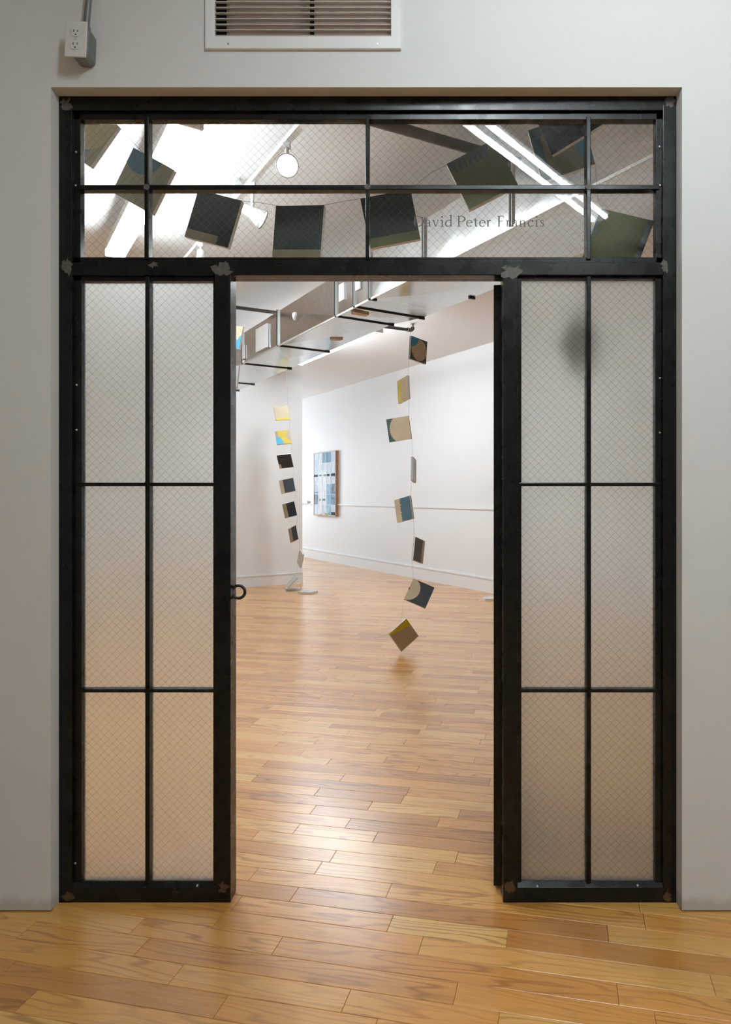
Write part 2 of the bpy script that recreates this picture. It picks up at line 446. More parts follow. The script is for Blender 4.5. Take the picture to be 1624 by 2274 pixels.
# gallery ceiling: quadrilateral from the entry wall to the end wall
mb = MB()
mb.hexa([uv(ustart(V_L-.1), V_L-.1, CEIL_G), uv(ustart(V_R+.1), V_R+.1, CEIL_G), uv(U_END+.2, V_R+.1, CEIL_G), uv(U_END+.2, V_L-.1, CEIL_G),
         uv(ustart(V_L-.1), V_L-.1, CEIL_G+.1), uv(ustart(V_R+.1), V_R+.1, CEIL_G+.1), uv(U_END+.2, V_R+.1, CEIL_G+.1), uv(U_END+.2, V_L-.1, CEIL_G+.1)])
struct(mb, 'ceiling', M['ceil'])

# baseboards and chair rail
def base_right(name, z0, z1, d, u0=4.0, u1=U_END):
    return struct(MB().ubox(u0, u1, V_R-d, V_R+.01, z0, z1), name, M['wall_g'])
b = base_right('baseboard_right', 0, .185, .018); MB().ubox(4.0, U_END, V_R-.027, V_R, .185, .205).build('cap', M['wall_g'], b)
b = struct(MB().ubox(U_PART-.018, U_PART+.01, V_L, 4.2, 0, .155), 'baseboard_partition', M['wall_g']); MB().ubox(U_PART-.026, U_PART, V_L, 4.2, .155, .172).build('cap', M['wall_g'], b)
base_right('trim_1', 1.170, 1.200, .020)
struct(MB().ubox(14.0, 15.5, V_R-.06, V_R+.01, 1.20, 1.25), 'trim_2', M['wall_g'])

# ----------------------------------------------------------------- floor of oak strips
AX = Vector((.979, -.202, 0)); JX = Vector((.202, .979, 0)); ROW = .088; S0 = 1.742
def fl(t, s, z=0): return AX*t + JX*s + Vector((0, 0, z))
floor = MB().box(-7.5, 8.5, -4.8, 17.5, -.06, -.011).build('floor', M['sub']); tag(floor, 'oak strip floor running from the entry into the gallery', kind='structure')
JOINTS = [(1.614,-1.427),(1.707,-.899),(1.786,-.576),(1.777,-1.085),(1.87,-.289),(1.873,-1.659),(1.952,.149),(1.959,-.852),(1.959,-1.329),(2.048,-1.091),(2.046,-.424),(2.122,-.542),(2.129,-.168),(2.215,.139),(2.223,-.905),(2.309,-.591),(2.372,.251),(2.488,-.855),(2.566,-.393),(2.666,-1.073),(2.669,-.737),(2.751,-.88),(2.835,-.512),(2.838,-1.067),(2.927,-.834),(3.026,-1.114),(3.097,-.702),(3.106,-1.465),(3.183,-1.049),(3.277,-.342),(3.377,-.711),(3.383,-1.18),(3.461,-.901),(3.461,-1.36),(3.548,-.447),(3.644,-1.041),(3.641,-1.346),(3.733,-.858),(3.819,-1.214),(3.824,-.447),(3.909,-.814),(3.91,-1.353),(4.092,-.715),(4.642,-1.059)]
known = {}
for s, t in JOINTS: known.setdefault(int(math.floor((s - S0)/ROW)), []).append(t)
rnd = random.Random(11)
def plank_shape(t0, t1, s0, s1):
    g, c, zb = .0005, .0011, -.011
    o = [(t0+g, s0+g), (t1-g, s0+g), (t1-g, s1-g), (t0+g, s1-g)]
    i = [(t0+g+c, s0+g+c), (t1-g-c, s0+g+c), (t1-g-c, s1-g-c), (t0+g+c, s1-g-c)]
    vs = [fl(a, b, zb) for a, b in o] + [fl(a, b, -.0008) for a, b in o] + [fl(a, b, 0) for a, b in i]
    fs = [(0,1,5,4),(1,2,6,5),(2,3,7,6),(3,0,4,7),(4,5,9,8),(5,6,10,9),(6,7,11,10),(7,4,8,11),(8,9,10,11)]
    return vs, fs
def set_attr(me, name, vals):
    a = me.attributes.new(name, 'FLOAT', 'POINT'); a.data.foreach_set('value', vals)
def in_view(t0, t1, s0, s1):
    for a in (t0, (3*t0+t1)/4, (t0+t1)/2, (t0+3*t1)/4, t1):
        for bb in (s0, s1):
            p = fl(a, bb)
            if p.y < 1.3: continue
            px, py = CX + F*p.x/p.y, CY + F*H/p.y
            if py > 2285 or px < -10 or px > 1634: continue
            if py > 1995 or 520 < px < 1112: return True
    return False
far_v, far_f, far_t, far_s = [], [], [], []
r0, r1 = int((-5 - S0)/ROW), int((17.0 - S0)/ROW)
for r in range(r0, r1):
    s0 = S0 + r*ROW; s1 = s0 + ROW
    jt = sorted(known.get(r, []))
    def fill(lo, hi, out):
        t = lo
        while hi - t > 1.25:
            t += rnd.uniform(.38, 1.0); out.append(t)
    cuts = []
    pos = [-8.0 + rnd.uniform(0, .6)] + jt + [8.0]
    for a, b_ in zip(pos, pos[1:]):
        cuts.append(a); fill(a, b_, cuts)
    cuts.append(8.0)
    for t0, t1 in zip(cuts, cuts[1:]):
        c = fl((t0+t1)/2, (s0+s1)/2)
        if c.y < -4.8 or c.y > 17.3 or abs(c.x) > 8: continue
        tone = min(1, max(0, rnd.gauss(.50, .28))); seed = rnd.random()
        vs, fs = plank_shape(t0, t1, s0, s1)
        if s0 < 4.35 and in_view(t0, t1, s0, s1):
            me = bpy.data.meshes.new('plank'); me.from_pydata([tuple(v) for v in vs], [], fs)
            set_attr(me, 'tone', [tone]*12); set_attr(me, 'seed', [seed]*12)
            linkmesh('plank', me, M['oak'], floor)
        else:
            n = len(far_v); far_v += [tuple(v) for v in vs]; far_f += [tuple(i+n for i in f) for f in fs]
            far_t += [tone]*12; far_s += [seed]*12
me = bpy.data.meshes.new('distant_planks'); me.from_pydata(far_v, [], far_f); set_attr(me, 'tone', far_t); set_attr(me, 'seed', far_s)
tag(linkmesh('distant_planks', me, M['oak'], floor), kind='stuff')

# ----------------------------------------------------------------- black steel door frame with its lights
door = empty('door_1', (PX(811, FY0), FY0, 0)); tag(door, 'black steel door frame with wired glass sidelights and transom', kind='structure')
def px_box(x0, x1, y0, y1, Ya, Yb, Yref=None):
    Yr = Yref or Ya
    return MB().box(PX(x0, Yr), PX(x1, Yr), Ya, Yb, max(PZ(y1, Yr), 0), PZ(y0, Yr))
def steel(name, x0, x1, y0, y1, Ya=FY0, Yb=FY1, bevel=.002, Yref=None, mat='steel'):
    return px_box(x0, x1, y0, y1, Ya, Yb, Yref).build(name, M[mat], door, bevel)
BOT = 2007
steel('stile', 130, 160, 213, BOT); steel('stile', 1473, 1503.5, 213, BOT)
steel('stile', 477, 512, 606, BOT); steel('stile', 1118, 1150, 606, BOT)
steel('rail', 150, 1485, 213, 245, FY0+.001); steel('rail', 150, 1485, 582, 611, FY0+.001)
steel('rail', 150, 490, 1975, BOT, FY0+.001); steel('rail', 1140, 1485, 1975, BOT, FY0+.001)
steel('head_stop', 505, 1120, 600, 613, FY0+.035, FY1+.004, .001, FY0+.035)
BY = 2.326
for x0, x1, y0, y1 in ((158, 178.5, 240, 584), (1457.5, 1475, 240, 584), (158, 1475, 243, 265.5), (158, 1475, 571, 584),
                       (158, 181, 609, 1978), (473.5, 480, 609, 1978), (158, 480, 609, 624), 
                       (1148, 1158.5, 609, 1978), (1456, 1475, 609, 1978), (1148, 1475, 609, 619.5)):
    steel('glazing_bead', x0, x1, y0, y1, BY, GY+.012, .0015)
for x0, x1 in ((158, 480), (1148, 1475)):      # sloped sills under the sidelights
    mb = MB(); X0, X1 = PX(x0, FY0), PX(x1, FY0)
    pr = [(FY0+.001, PZ(1977, FY0)), (FY0+.001, PZ(1972, FY0)), (BY+.004, PZ(1957.5, BY)), (GY+.012, PZ(1955.5, GY)), (GY+.012, PZ(1977, GY))]
    mb.prism(pr, lambda a, b_, d: (d, a, b_), X0, X1); mb.build('sill', M['steel'], door, .001)
MY = 2.320
for x0, x1 in ((320, 330), (812, 820.5), (1303, 1313)): steel('muntin', x0, x1, 258, 576, MY, GY+.012, .0025)
steel('muntin', 170, 1466, 410, 421, MY+.002, GY+.011, .0025)
for x0, x1 in ((322, 332), (1303.5, 1313.5)): steel('muntin', x0, x1, 612, 1962, MY, GY+.012, .0025)
for x0, x1 in ((172, 478), (1152, 1466)):
    for y in (1075.5, 1534.5): steel('muntin', x0, x1, y-3.8, y+3.8, MY+.002, GY+.011, .0025)
# muntin crossings with a blob of weld
for x, y in ((325, 415), (816, 415), (1308, 415), (327, 1075), (327, 1534), (1308, 1075), (1308, 1534)):
    c = P(x, y, MY - .001)
    pts = [(c.x + .0115*random.uniform(.8, 1.15)*math.cos(a*math.pi/5), c.z + .0105*random.uniform(.8, 1.15)*math.sin(a*math.pi/5)) for a in range(10)]
    MB().prism(pts, lambda a, b_, d: (a, d, b_), MY-.002, GY).build('weld_joint', M['bare' if y == 415 else 'steel'], door, .001)

def wires(x0, x1, z0, z1, y, pitch=.0277, r=.00026):
    mb = MB()
    def seg(p, q):
        d = (Vector(q) - Vector(p)); L = d.length
        if L < .004: return
        d /= L; n = Vector((-d[1], d[0]))
        mb.add([(p[0]+n[0]*r, y, p[1]+n[1]*r), (q[0]+n[0]*r, y, q[1]+n[1]*r), (q[0], y-r*1.6, q[1]), (p[0], y-r*1.6, p[1]),
                (q[0]-n[0]*r, y, q[1]-n[1]*r), (p[0]-n[0]*r, y, p[1]-n[1]*r)], [(0, 1, 2, 3), (3, 2, 4, 5), (5, 4, 1, 0)])
    w, h = x1-x0, z1-z0
    for sgn in (1, -1):
        c = math.floor((x0 - sgn*z1 if sgn == 1 else x0 + z0)/pitch)*pitch
        cmax = x1 - z0 if sgn == 1 else x1 + z1
        while c < cmax + pitch:          # lines x - sgn*z = c
            pts = []
            for x in (x0, x1):
                z = (x - c)*sgn
                if z0 <= z <= z1: pts.append((x, z))
            for z in (z0, z1):
                x = c + sgn*z
                if x0 <= x <= x1: pts.append((x, z))
            pts = sorted(set((round(a, 5), round(b_, 5)) for a, b_ in pts))
            if len(pts) >= 2: seg(Vector(pts[0]), Vector(pts[-1]))
            c += pitch
    return mb
def pane(x0, x1, y0, y1, mat):
    o = .006
    X0, X1, Z0, Z1 = PX(x0, GY)-o, PX(x1, GY)+o, PZ(y1, GY)-o, PZ(y0, GY)+o
    if mat == 'clear':      # a single sheet
        mb = MB(); mb.add([(X0, GY, Z0), (X1, GY, Z0), (X1, GY, Z1), (X0, GY, Z1)], [(0, 1, 2, 3)])
        p = mb.build('pane', M['clear'], door)
    else: p = MB().box(X0, X1, GY, GY+.006, Z0, Z1).build('pane', M['frost'], door)
    wm = wires(X0, X1, Z0, Z1, GY-.0006); wo = wm.build('wire_mesh', M['wire'], None)
    for v in wo.data.vertices: v.co -= door.location
    wo.parent = p; tag(wo, kind='stuff')
for x0, x1 in ((178, 320), (330, 812), (820, 1303), (1313, 1458)):
    for y0, y1 in ((265, 410), (421, 571)): pane(x0, x1, y0, y1, 'clear')
for x0, x1 in ((181, 322), (332, 474), (1158, 1303), (1313, 1457)):
    for y0, y1 in ((619, 1072), (1079, 1531), (1538, 1956)): pane(x0, x1, y0, y1, 'frost')

def patch(x, y, rx, ry, mat, Y=FY0):
    c = P(x, y, Y); k = Y/F; n = 18
    pts = [(c.x + rx*k*random.choice((.45, .7, .85, 1, 1.25))*math.cos(i*2*math.pi/n), c.z + ry*k*random.choice((.45, .7, .85, 1, 1.25))*math.sin(i*2*math.pi/n)) for i in range(n)]
    MB().prism(pts, lambda a, b_, d: (a, d, b_), Y-.0005, Y+.002).build('bare_metal_patch', M[mat], door)
for a in ((147, 231, 13, 17, 'bare'), (147, 592, 13, 20, 'bare'), (341, 588, 11, 7, 'bare'), (493, 600, 22, 19, 'bare'), (1134, 601, 22, 16, 'bare'), (1487, 224, 14, 15, 'bare'),
          (1476, 592, 9, 14, 'bare'), (152, 1990, 13, 16, 'rust'), (497, 1972, 13, 13, 'rust'), (1133, 1969, 14, 19, 'rust'), (1483, 1990, 8, 14, 'rust')): patch(*a)
for x, y in ((169, 338), (168, 412), (170, 855), (170, 955), (167, 1917), (1465, 326), (1466, 412), (1466, 840), (1466, 961)):
    c = P(x, y, BY); MB().tube([c + Vector((0, .004, 0)), c + Vector((0, -.0015, 0)), c + Vector((0, -.003, 0))], [.0042, .0042, .0018], 10).build('screw', M['screw'], door)
for x, y in ((438, 1967), (1194, 1968), (1417, 1967)):
    c = P(x, y, FY0+.004); MB().tube([c + Vector((0, .006, -.003)), c + Vector((0, 0, 0)), c + Vector((0, -.0015, .001))], [.0042, .0042, .0018], 10).build('screw', M['screw'], door)
c = P(530, 1314.5, 2.350); R_ = .0215
MB().tube([c + Vector((R_*1.02*math.cos(a*math.pi/16), 0, R_*math.sin(a*math.pi/16))) for a in range(33)], .0052, 10, False).build('ring_pull', M['iron'], door)

# open door leaf behind the right jamb
la = math.radians(8.5); leaf = empty('door_2', (.2535, 2.392, .0)); leaf.rotation_euler = (0, 0, -la)
tag(leaf, 'open black steel door leaf seen on edge beside the doorway', kind='structure')
def lbox(name, x0, x1, y0, y1, z0, z1, mat='steel', bevel=.002): return MB().box(x0, x1, y0, y1, z0, z1).build(name, M[mat], leaf, bevel, True)
LW, LH = .86, 2.105
lbox('stile', 0, .040, 0, .07, .012, LH); lbox('stile', 0, .040, LW-.07, LW, .012, LH)
lbox('rail', .002, .038, .07, LW-.07, .012, .10); lbox('rail', .002, .038, .07, LW-.07, LH-.08, LH)
for z in (.68, 1.38): lbox('muntin', .008, .032, .07, LW-.07, z-.007, z+.007)
lbox('muntin', .008, .032, LW/2-.007, LW/2+.007, .10, LH-.08)
for z0, z1 in ((.1, .673), (.687, 1.373), (1.387, LH-.08)):
    for y0, y1 in ((.07, LW/2-.007), (LW/2+.007, LW-.07)): lbox('pane', .017, .023, y0, y1, z0, z1, 'frost', 0)
for z in (.25, 1.05, 1.85): MB().tube([(.045, .006, z-.05), (.045, .006, z+.05)], .006, 8).build('hinge', M['steel'], leaf, 0, True)

# ----------------------------------------------------------------- vinyl lettering on the transom glass
def arc(cx, cy, rx, ry, a0, a1, w0, w1, n=16, p=2):
    out = []
    for i in range(n+1):
        a = math.radians(a0 + (a1-a0)*i/n); k = abs(math.cos(a))**p
        out.append((cx + rx*math.cos(a), cy + ry*math.sin(a), w0 + (w1-w0)*k))
    return out
def ln(x0, y0, x1, y1, w, w2=None): return [(x0, y0, w), (x1, y1, w2 or w)]
GL = {
 'D': [ln(4.6,0,4.6,24,3.0), ln(.4,23.5,9,23.5,1.0), ln(.4,.5,9,.5,1.0), arc(8,12,15,11.5,90,-90,1.0,3.3)],
 'P': [ln(4.6,0,4.6,24,3.0), ln(.4,23.5,9,23.5,1.0), ln(.4,.5,9.4,.5,1.0), arc(8.3,17.4,9.6,6.2,90,-110,1.0,3.0)],
 'F': [ln(4.6,0,4.6,24,3.0), ln(.4,23.5,14.4,23.5,1.1), ln(14.2,24,14.6,19.5,1.1,.7), ln(5,12.4,11.6,12.4,1.1), ln(11.5,14.4,11.5,10.4,.9), ln(.4,.5,9.4,.5,1.0)],
 'a': [[(1.6,11.2,2.2),(2.6,13.2,1.4),(5,14.6,1.2),(8,14.4,1.8),(9.6,12,2.7),(9.8,8,2.8),(9.8,3,2.8),(10.6,1,2.0),(12,.8,1.2),(13.4,1.6,.7)], [(9.6,9,1.1),(6,7.8,1.4),(3,6,2.1),(2,3.8,2.6),(3,1.6,2.2),(5.2,.9,1.7),(7.6,1.6,1.3),(9.6,3.4,1.0)]],
 'v': [ln(2.8,14.4,8.2,.4,2.7,2.0), ln(8.2,.4,13.4,14.4,1.2), ln(.2,14.5,6,14.5,.95), ln(10.8,14.5,15.8,14.5,.95)],
 'i': [ln(4.4,0,4.4,14.4,2.7), ln(1,13.2,4.4,14.8,1.2), ln(.8,.45,8,.45,.95), arc(4.2,21.8,.95,.95,0,360,1.9,1.9,10)],
 'd': [ln(14.2,1,14.2,26,2.7), ln(10.6,24.6,14.2,26.4,1.2), [(14.2,1.4,1.8),(15.6,.8,1.4),(17.2,1.6,.7)], [(14,12.6,1.0),(11.4,14.3,1.2),(7.6,14.3,1.5),(4.2,12.2,2.2),(2.4,8.6,2.9),(2.5,5,2.9),(4.2,1.9,2.4),(7.2,.7,1.7),(10.6,1.2,1.3),(14,3.4,1.0)]],
 'e': [ln(2,8.4,12.6,8.9,1.0), arc(7.2,7.4,6.0,7.0,8,318,1.2,2.7,22)],
 't': [[(4.8,18.4,.8),(4.8,15,2.4),(4.8,4,2.7),(5.4,1.6,2.5),(7,.7,1.7),(9.6,1.9,.7)], ln(.8,14.4,9.6,14.4,1.1), ln(.8,14.4,4.8,18.2,1.0)],
 'r': [ln(4.2,0,4.2,14.2,2.7), ln(.8,13.1,4.2,14.8,1.2), ln(.5,.45,8.2,.45,.95), [(4.4,10.6,1.0),(6.4,13.0,1.4),(8.4,14.2,2.2),(10.4,13.5,2.4)]],
 'n': [ln(4.2,0,4.2,14.2,2.7), ln(.8,13.1,4.2,14.8,1.2), ln(.5,.45,7.8,.45,.95), [(4.4,11,1.0),(7.4,13.6,1.5),(10.2,14.3,2.0),(12.6,12.8,2.6),(13.2,10,2.7),(13.2,0,2.7)], ln(9.6,.45,17,.45,.95)],
 'c': [arc(7.2,7.4,5.9,6.9,50,318,1.3,2.7,20), [(9.2,13.8,1.6),(11.2,12.4,2.4),(11.6,11.4,1.4)]],
 's': [[(9.4,11,.9),(9.0,13.3,1.3),(6.4,14.5,1.3),(3.6,13.8,1.9),(2.6,11.6,2.3),(4,9.4,2.5),(6.6,7.7,2.7),(8.9,5.6,2.6),(9,3,2.2),(7.2,1.0,1.5),(4.6,.7,1.3),(2.2,1.8,1.3),(1.5,4.4,.9)]],
}
TEXT = [('D', 917.4), ('a', 944.4), ('v', 960), ('i', 978), ('d', 987.6), ('P', 1014.8), ('e', 1035.6), ('t', 1051.8), ('e', 1064.6), ('r', 1079.8), ('F', 1104), ('r', 1122.8), ('a', 1137), ('n', 1152.2), ('c', 1172.4), ('i', 1187.8), ('s', 1198.6)]
LY = GY - .0016; kk = LY/F
lett = empty('vinyl_lettering', P(1063, 503.5, LY)); tag(lett, 'dark serif lettering on the transom glass', 'lettering')
for ch, x in TEXT:
    mb = MB()
    for st in GL[ch]:
        L_, R2 = [], []
        for i, (a, b_, w) in enumerate(st):
            a0 = st[max(i-1, 0)]; a1 = st[min(i+1, len(st)-1)]
            d = Vector((a1[0]-a0[0], a1[1]-a0[1])).normalized(); n = Vector((-d.y, d.x))*w/2
            L_.append((a+n.x, b_+n.y)); R2.append((a-n.x, b_-n.y))
        vs = [(PX(x, LY) + a*kk, LY, PZ(503.5, LY) + b_*kk) for a, b_ in L_ + R2]
        n = len(L_); mb.add(vs, [(i, i+1, n+i+1, n+i) for i in range(n-1)])
    mb.build('letter', M['vinyl'], lett)

# ----------------------------------------------------------------- outlet box and conduit on the entry wall
q = Quaternion((0, 1, 0), math.radians(2.6))
outl = empty('electrical_outlet', (PX(168, 2.2), 2.2, PZ(86, 2.2)), q); tag(outl, 'white duplex outlet on a grey metal box with conduit', 'outlet')
def rbox(w, h, y0, y1, r=.004, n=5):
    pts = []
    for sx, sz, a0 in ((1, 1, 0), (-1, 1, 90), (-1, -1, 180), (1, -1, 270)):
        for i in range(n): a = math.radians(a0 + 90*i/(n-1)); pts.append((sx*(w/2-r) + r*math.cos(a), sz*(h/2-r) + r*math.sin(a)))
    return MB().prism(pts, lambda a, b_, d: (a, d, b_), y0, y1)
rbox(.0685, .115, 0, .006, .003).build('cover_plate', M['plastic'], outl, .0022, True)
o = rbox(.056, .104, .005, .0635, .018).build('back_box', M['box'], outl, .008, True); o.location = (-.001 + .012, 0, -.004)
for z in (.0205, -.0205):
    pts = [p for p in circle(0, 0, .0172, 40)]
    pts = [(a, max(-.0135, min(.0135, b_)) + z) for a, b_ in pts]
    rc = MB().prism(pts, lambda a, b_, d: (a, d, b_), -.0016, .002).build('receptacle', M['plastic'], outl, .0006, True)
    for x, h in ((-.0063, .008), (.0063, .0062)):
        MB().box(x-.0011, x+.0011, -.0019, .001, z+.003-h/2+.001, z+.003+h/2+.001).build('slot', M['slot'], rc, 0, True)
    MB().prism(circle(0, z-.0075, .0024, 10), lambda a, b_, d: (a, d, b_), -.0019, .001).build('slot', M['slot'], rc, 0, True)
MB().tube([(0, .001, 0), (0, -.001, 0)], .0026, 10).build('screw', M['screw'], outl, 0, True)
MB().tube([(.0125, .040, .04), (.0125, .040, .09), (.0125+.038, .040, .93)], .0098, 12).build('conduit', M['box'], outl, 0, True)
MB().tube([(.0125, .040, .045), (.0125, .040, .064)], .013, 10).build('connector', M['box'], outl, 0, True)

# ----------------------------------------------------------------- air grille over the door
gx0, gx1, gz0, gz1 = PX(455, 2.25), PX(891, 2.25), PZ(107, 2.25), 3.206
gr = empty('air_grille', ((gx0+gx1)/2, WF, gz0)); tag(gr, 'white metal air return grille with horizontal louvers above the door', 'grille')
for a in ((gx0, gx1, gz0, GZ0+.002), (gx0, gx1, GZ1-.002, gz1), (gx0, GX0+.002, GZ0, GZ1), (GX1-.002, gx1, GZ0, GZ1)):
    MB().box(a[0], a[1], WF-.011, WF+.004, a[2], a[3]).build('frame', M['white'], gr, .0015)
for k in range(16):
    z = GZ0 + .006 + k*.0185
    mb = MB(); d, h = .020, .0075
    pr = [(WF-.006, z), (WF-.006, z+.0022), (WF-.006+d, z+h+.0022), (WF-.006+d, z+h)]
    mb.prism(pr, lambda a, b_, dd: (dd, a, b_), GX0+.001, GX1-.001); mb.build('louver', M['slat'], gr)
for x0, x1, mt in ((482, 506, 'slot'), (673, 681.5, 'slat'), (690, 699, 'iron'), (506, 511, 'slat')):
    MB().box(PX(x0, 2.29), PX(x1, 2.29), WF+.016, WF+.021, GZ0, GZ1).build('mullion', M[mt], gr)
MB().box(GX0-.001, GX1+.001, WF+.024, WF+.034, GZ0-.001, GZ1+.001).build('filter', M['filter'], gr)
for x in (507, 839):
    c = P(x, 97.5, WF-.011); MB().tube([c + Vector((0, .002, 0)), c + Vector((0, -.0012, 0))], .0032, 10).build('screw', M['screw'], gr)

# ----------------------------------------------------------------- sheet metal duct
DZ0, DZ1, DV0 = 2.75, 3.065, 2.285
duct = empty('air_duct', uv(2.0, 2.55, DZ0)); tag(duct, 'galvanized sheet metal duct running under the gallery ceiling', 'duct')
SEG = [(1.62, 2.872), (2.72, 2.872), (3.55, 2.872), (4.25, 2.872), (4.49, 2.872), (4.80, 2.778), (6.03, 2.785), (7.05, 2.805), (8.30, 2.82), (8.90, 2.82), (U_PART-.005, 2.83)]
for (u0, v0), (u1, v1) in zip(SEG, SEG[1:]):
    a0 = [uv(u0, DV0, DZ0), uv(u0, v0, DZ0), uv(u0, v0, DZ1), uv(u0, DV0, DZ1)]
    a1 = [uv(u1, DV0, DZ0), uv(u1, v1, DZ0), uv(u1, v1, DZ1), uv(u1, DV0, DZ1)]
    vs = a0 + a1; fs = []
    big = u1 - u0 > .3
    for i in range(4):
        j = (i+1) % 4
        if big:          # cross-broken panels: a shallow crease towards the middle
            c = (a0[i] + a0[j] + a1[i] + a1[j])/4
            out = [(0, 0, -1), (V[0], V[1], 0), (0, 0, 1), (-V[0], -V[1], 0)][i]
            vs.append(c + Vector(out)*(.007 if i in (0, 2) else .005)); m = len(vs) - 1
            fs += [(i, j, m), (j, 4+j, m), (4+j, 4+i, m), (4+i, i, m)]
        else: fs.append((i, j, 4+j, 4+i))
    MB().add(vs, fs).build('duct_section', M['duct'], duct)
for k, (u, v) in enumerate(SEG[1:-1]):
    e = .013
    mb = MB()
    mb.ubox(u-.012, u+.012, DV0-e, DV0+.002, DZ0, DZ1+e); mb.build('flange', M['flange'], duct)
    mb = MB(); mb.ubox(u-.006, u+.006, DV0-e-.004, DV0-e+.001, DZ0, DZ1+e); mb.build('seam', M['dark'], duct)
    if k >= 2:
        if abs(u - 4.25) < .01:
            MB().ubox(u-.008, u+.008, DV0-.015, DV0+.05, DZ0-.010, DZ0+.003).build('strap', M['dark'], duct); continue
        MB().ubox(u-.005, u+.005, DV0-.012, v+.012, DZ0-.009, DZ0+.003).build('strap', M['dark'], duct)
        MB().ubox(u-.008, u+.008, v-.03, v+.018, DZ0-.013, DZ0+.006).build('clip', M['dark'], duct)
MB().ubox(3.832, 3.848, 2.84, 2.89, DZ0-.012, DZ0+.004).build('clip', M['dark'], duct)
MB().ubox(1.62, U_PART-.01, DV0-.004, DV0+.004, DZ0-.010, DZ0+.004).build('edge_bead', M['flange'], duct)
def sticker(name, px0, px1, py0, py1, mat, t=.003):     # on the left side of the duct, found from its picture place
    def hit(px, py):
        k = (px - CX)/F; Y = DV0/(V[0]*k + V[1]); return (Y*k*U[0] + Y*U[1]), PZ(py, Y)
    ua, za = hit(px0, py0); ub, zb = hit(px1, py1)
    ua2, za2 = hit(px0, py1)
    return MB().ubox(min(ua, ub), max(ua, ub), DV0-.014-t, DV0-.004, min(za2, zb), max(za, za2)).build(name, M[mat], duct)
sticker('paper_label', 757, 768, 634, 665, 'paper'); sticker('paper_label', 794, 804, 622, 641, 'paper'); sticker('paper_label', 541, 545.5, 768, 796, 'paper')
reg = sticker('register', 573, 597, 733, 771, 'white', .010)
# heart cut from paper
k_ = (655 - CX)/F; Yh = DV0/(V[0]*k_ + V[1]); uh = Yh*k_*U[0] + Yh*U[1]; zh = PZ(701, Yh)
hp = [(.030*math.sin(t)**3, .0023*(13*math.cos(t) - 5*math.cos(2*t) - 2*math.cos(3*t) - math.cos(4*t))) for t in [i*2*math.pi/24 for i in range(24)]]
MB().prism(hp, lambda a, b_, d: tuple(uv(uh+a, DV0-.014+d, zh+b_)), 0, .01).build('paper_heart', M['paper'], duct)
def undertape(name, pts, mat):
    mb = MB(); w = []
    for px, py in pts:
        Y = F*(DZ0-.014-H)/(CY-py); w.append((PX(px, Y), Y))
    mb.prism(w, lambda a, b_, d: (a, b_, d), DZ0-.0155, DZ0-.004); return mb.build(name, M[mat], duct)
undertape('paper_tape', [(780, 697), (787, 692.5), (820, 698.5), (813, 703)], 'tape')
undertape('paper_tape', [(733, 752), (735, 756), (755, 756.5), (762, 753.5)], 'tape')

# ----------------------------------------------------------------- sprinkler pipes
def pipe_thing(pa, pb, r, label, head):
    root = empty('sprinkler_pipe', pa); tag(root, label, 'pipe', 'pipes under the gallery ceiling')
    MB().tube([pa, pb], r, 14).build('pipe', M['pipe'], root)
    d = (Vector(pb) - Vector(pa)).normalized()
    if head:
        p = Vector(pb)
        MB().tube([p - d*.02, p + d*.02, p + d*.040 + Vector((0, 0, .008)), p + d*.048 + Vector((0, 0, .022)), p + d*.050 + Vector((0, 0, .036))], r*1.28, 12).build('elbow', M['pipe'], root)
        MB().tube([p - d*.024, p - d*.016], r*1.5, 12).build('collar', M['brass'], root)
        h = p + d*.052
        MB().tube([h + Vector((0, 0, .034)), h + Vector((0, 0, .050)), h + Vector((0, 0, .066)), h + Vector((0, 0, .078))], [.016, .012, .016, .009], 10).build('sprinkler_head', M['brass'], root)
        MB().tube([h + Vector((0, 0, .077)), h + Vector((0, 0, .082))], .026, 12).build('deflector', M['brass'], root)
    for t in (.35, .8):      # hanger rods to the ceiling
        c = Vector(pa).lerp(Vector(pb), t)
        MB().tube([c, Vector((c.x, c.y, CEIL_G + .01))], .006, 6).build('hanger_rod', M['dark'], root)
    return root
pa, pb = P(523, 682.6, 7.508), P(909, 732.5, 8.54); dd = (pa - pb).normalized()
pipe_thing(pa + dd*3.2, pb, .0197, 'thin brown pipe with an upright sprinkler head at its elbow', True)
pa, pb = P(830, 268, 3.781), P(1045, 330, 4.075); dd = (pb - pa).normalized()
pipe_thing(pa - dd*1.6, pb + dd*2.6, .031, 'thick dark pipe crossing the ceiling above the near end of the duct', False)

# ----------------------------------------------------------------- lamp track with three heads
TZ = 3.36
tr = empty('lamp_track', uv(4.2, 1.445, TZ)); tag(tr, 'white lamp track along the gallery ceiling', 'lamp track')
MB().ubox(2.2, 7.6, 1.427, 1.463, TZ, TZ+.03).build('rail', M['white'], tr)
for u in (2.6, 4.6, 6.8): MB().ubox(u-.02, u+.02, 1.43, 1.46, TZ+.03, CEIL_G+.01).build('bracket', M['white'], tr)
def head(u, drop, aim, label, lit=True):
    p = uv(u, 1.445, TZ); root = empty('track_lamp', p); tag(root, label, 'lamp', 'lamps on the white track')
    MB().box(p.x-.02, p.x+.02, p.y-.02, p.y+.02, p.z-.03, p.z+.001).build('adapter', M['white'], root, .003)
    q_ = p + Vector((0, 0, -drop)); MB().tube([p + Vector((0, 0, -.02)), q_], .011, 8).build('stem', M['white'], root)
    d = Vector(aim).normalized()
    MB().lathe(q_, d, [(-.07, .001), (-.07, .012), (-.06, .030), (-.01, .034), (.075, .064), (.079, .062), (.05, .050), (.0, .028)]).build('shade', M['white'], root)
    MB().lathe(q_, d, [(.030, .038), (.052, .042), (.066, .034), (.074, .018), (.076, .001)]).build('bulb', M['lens' if lit else 'white'], root)
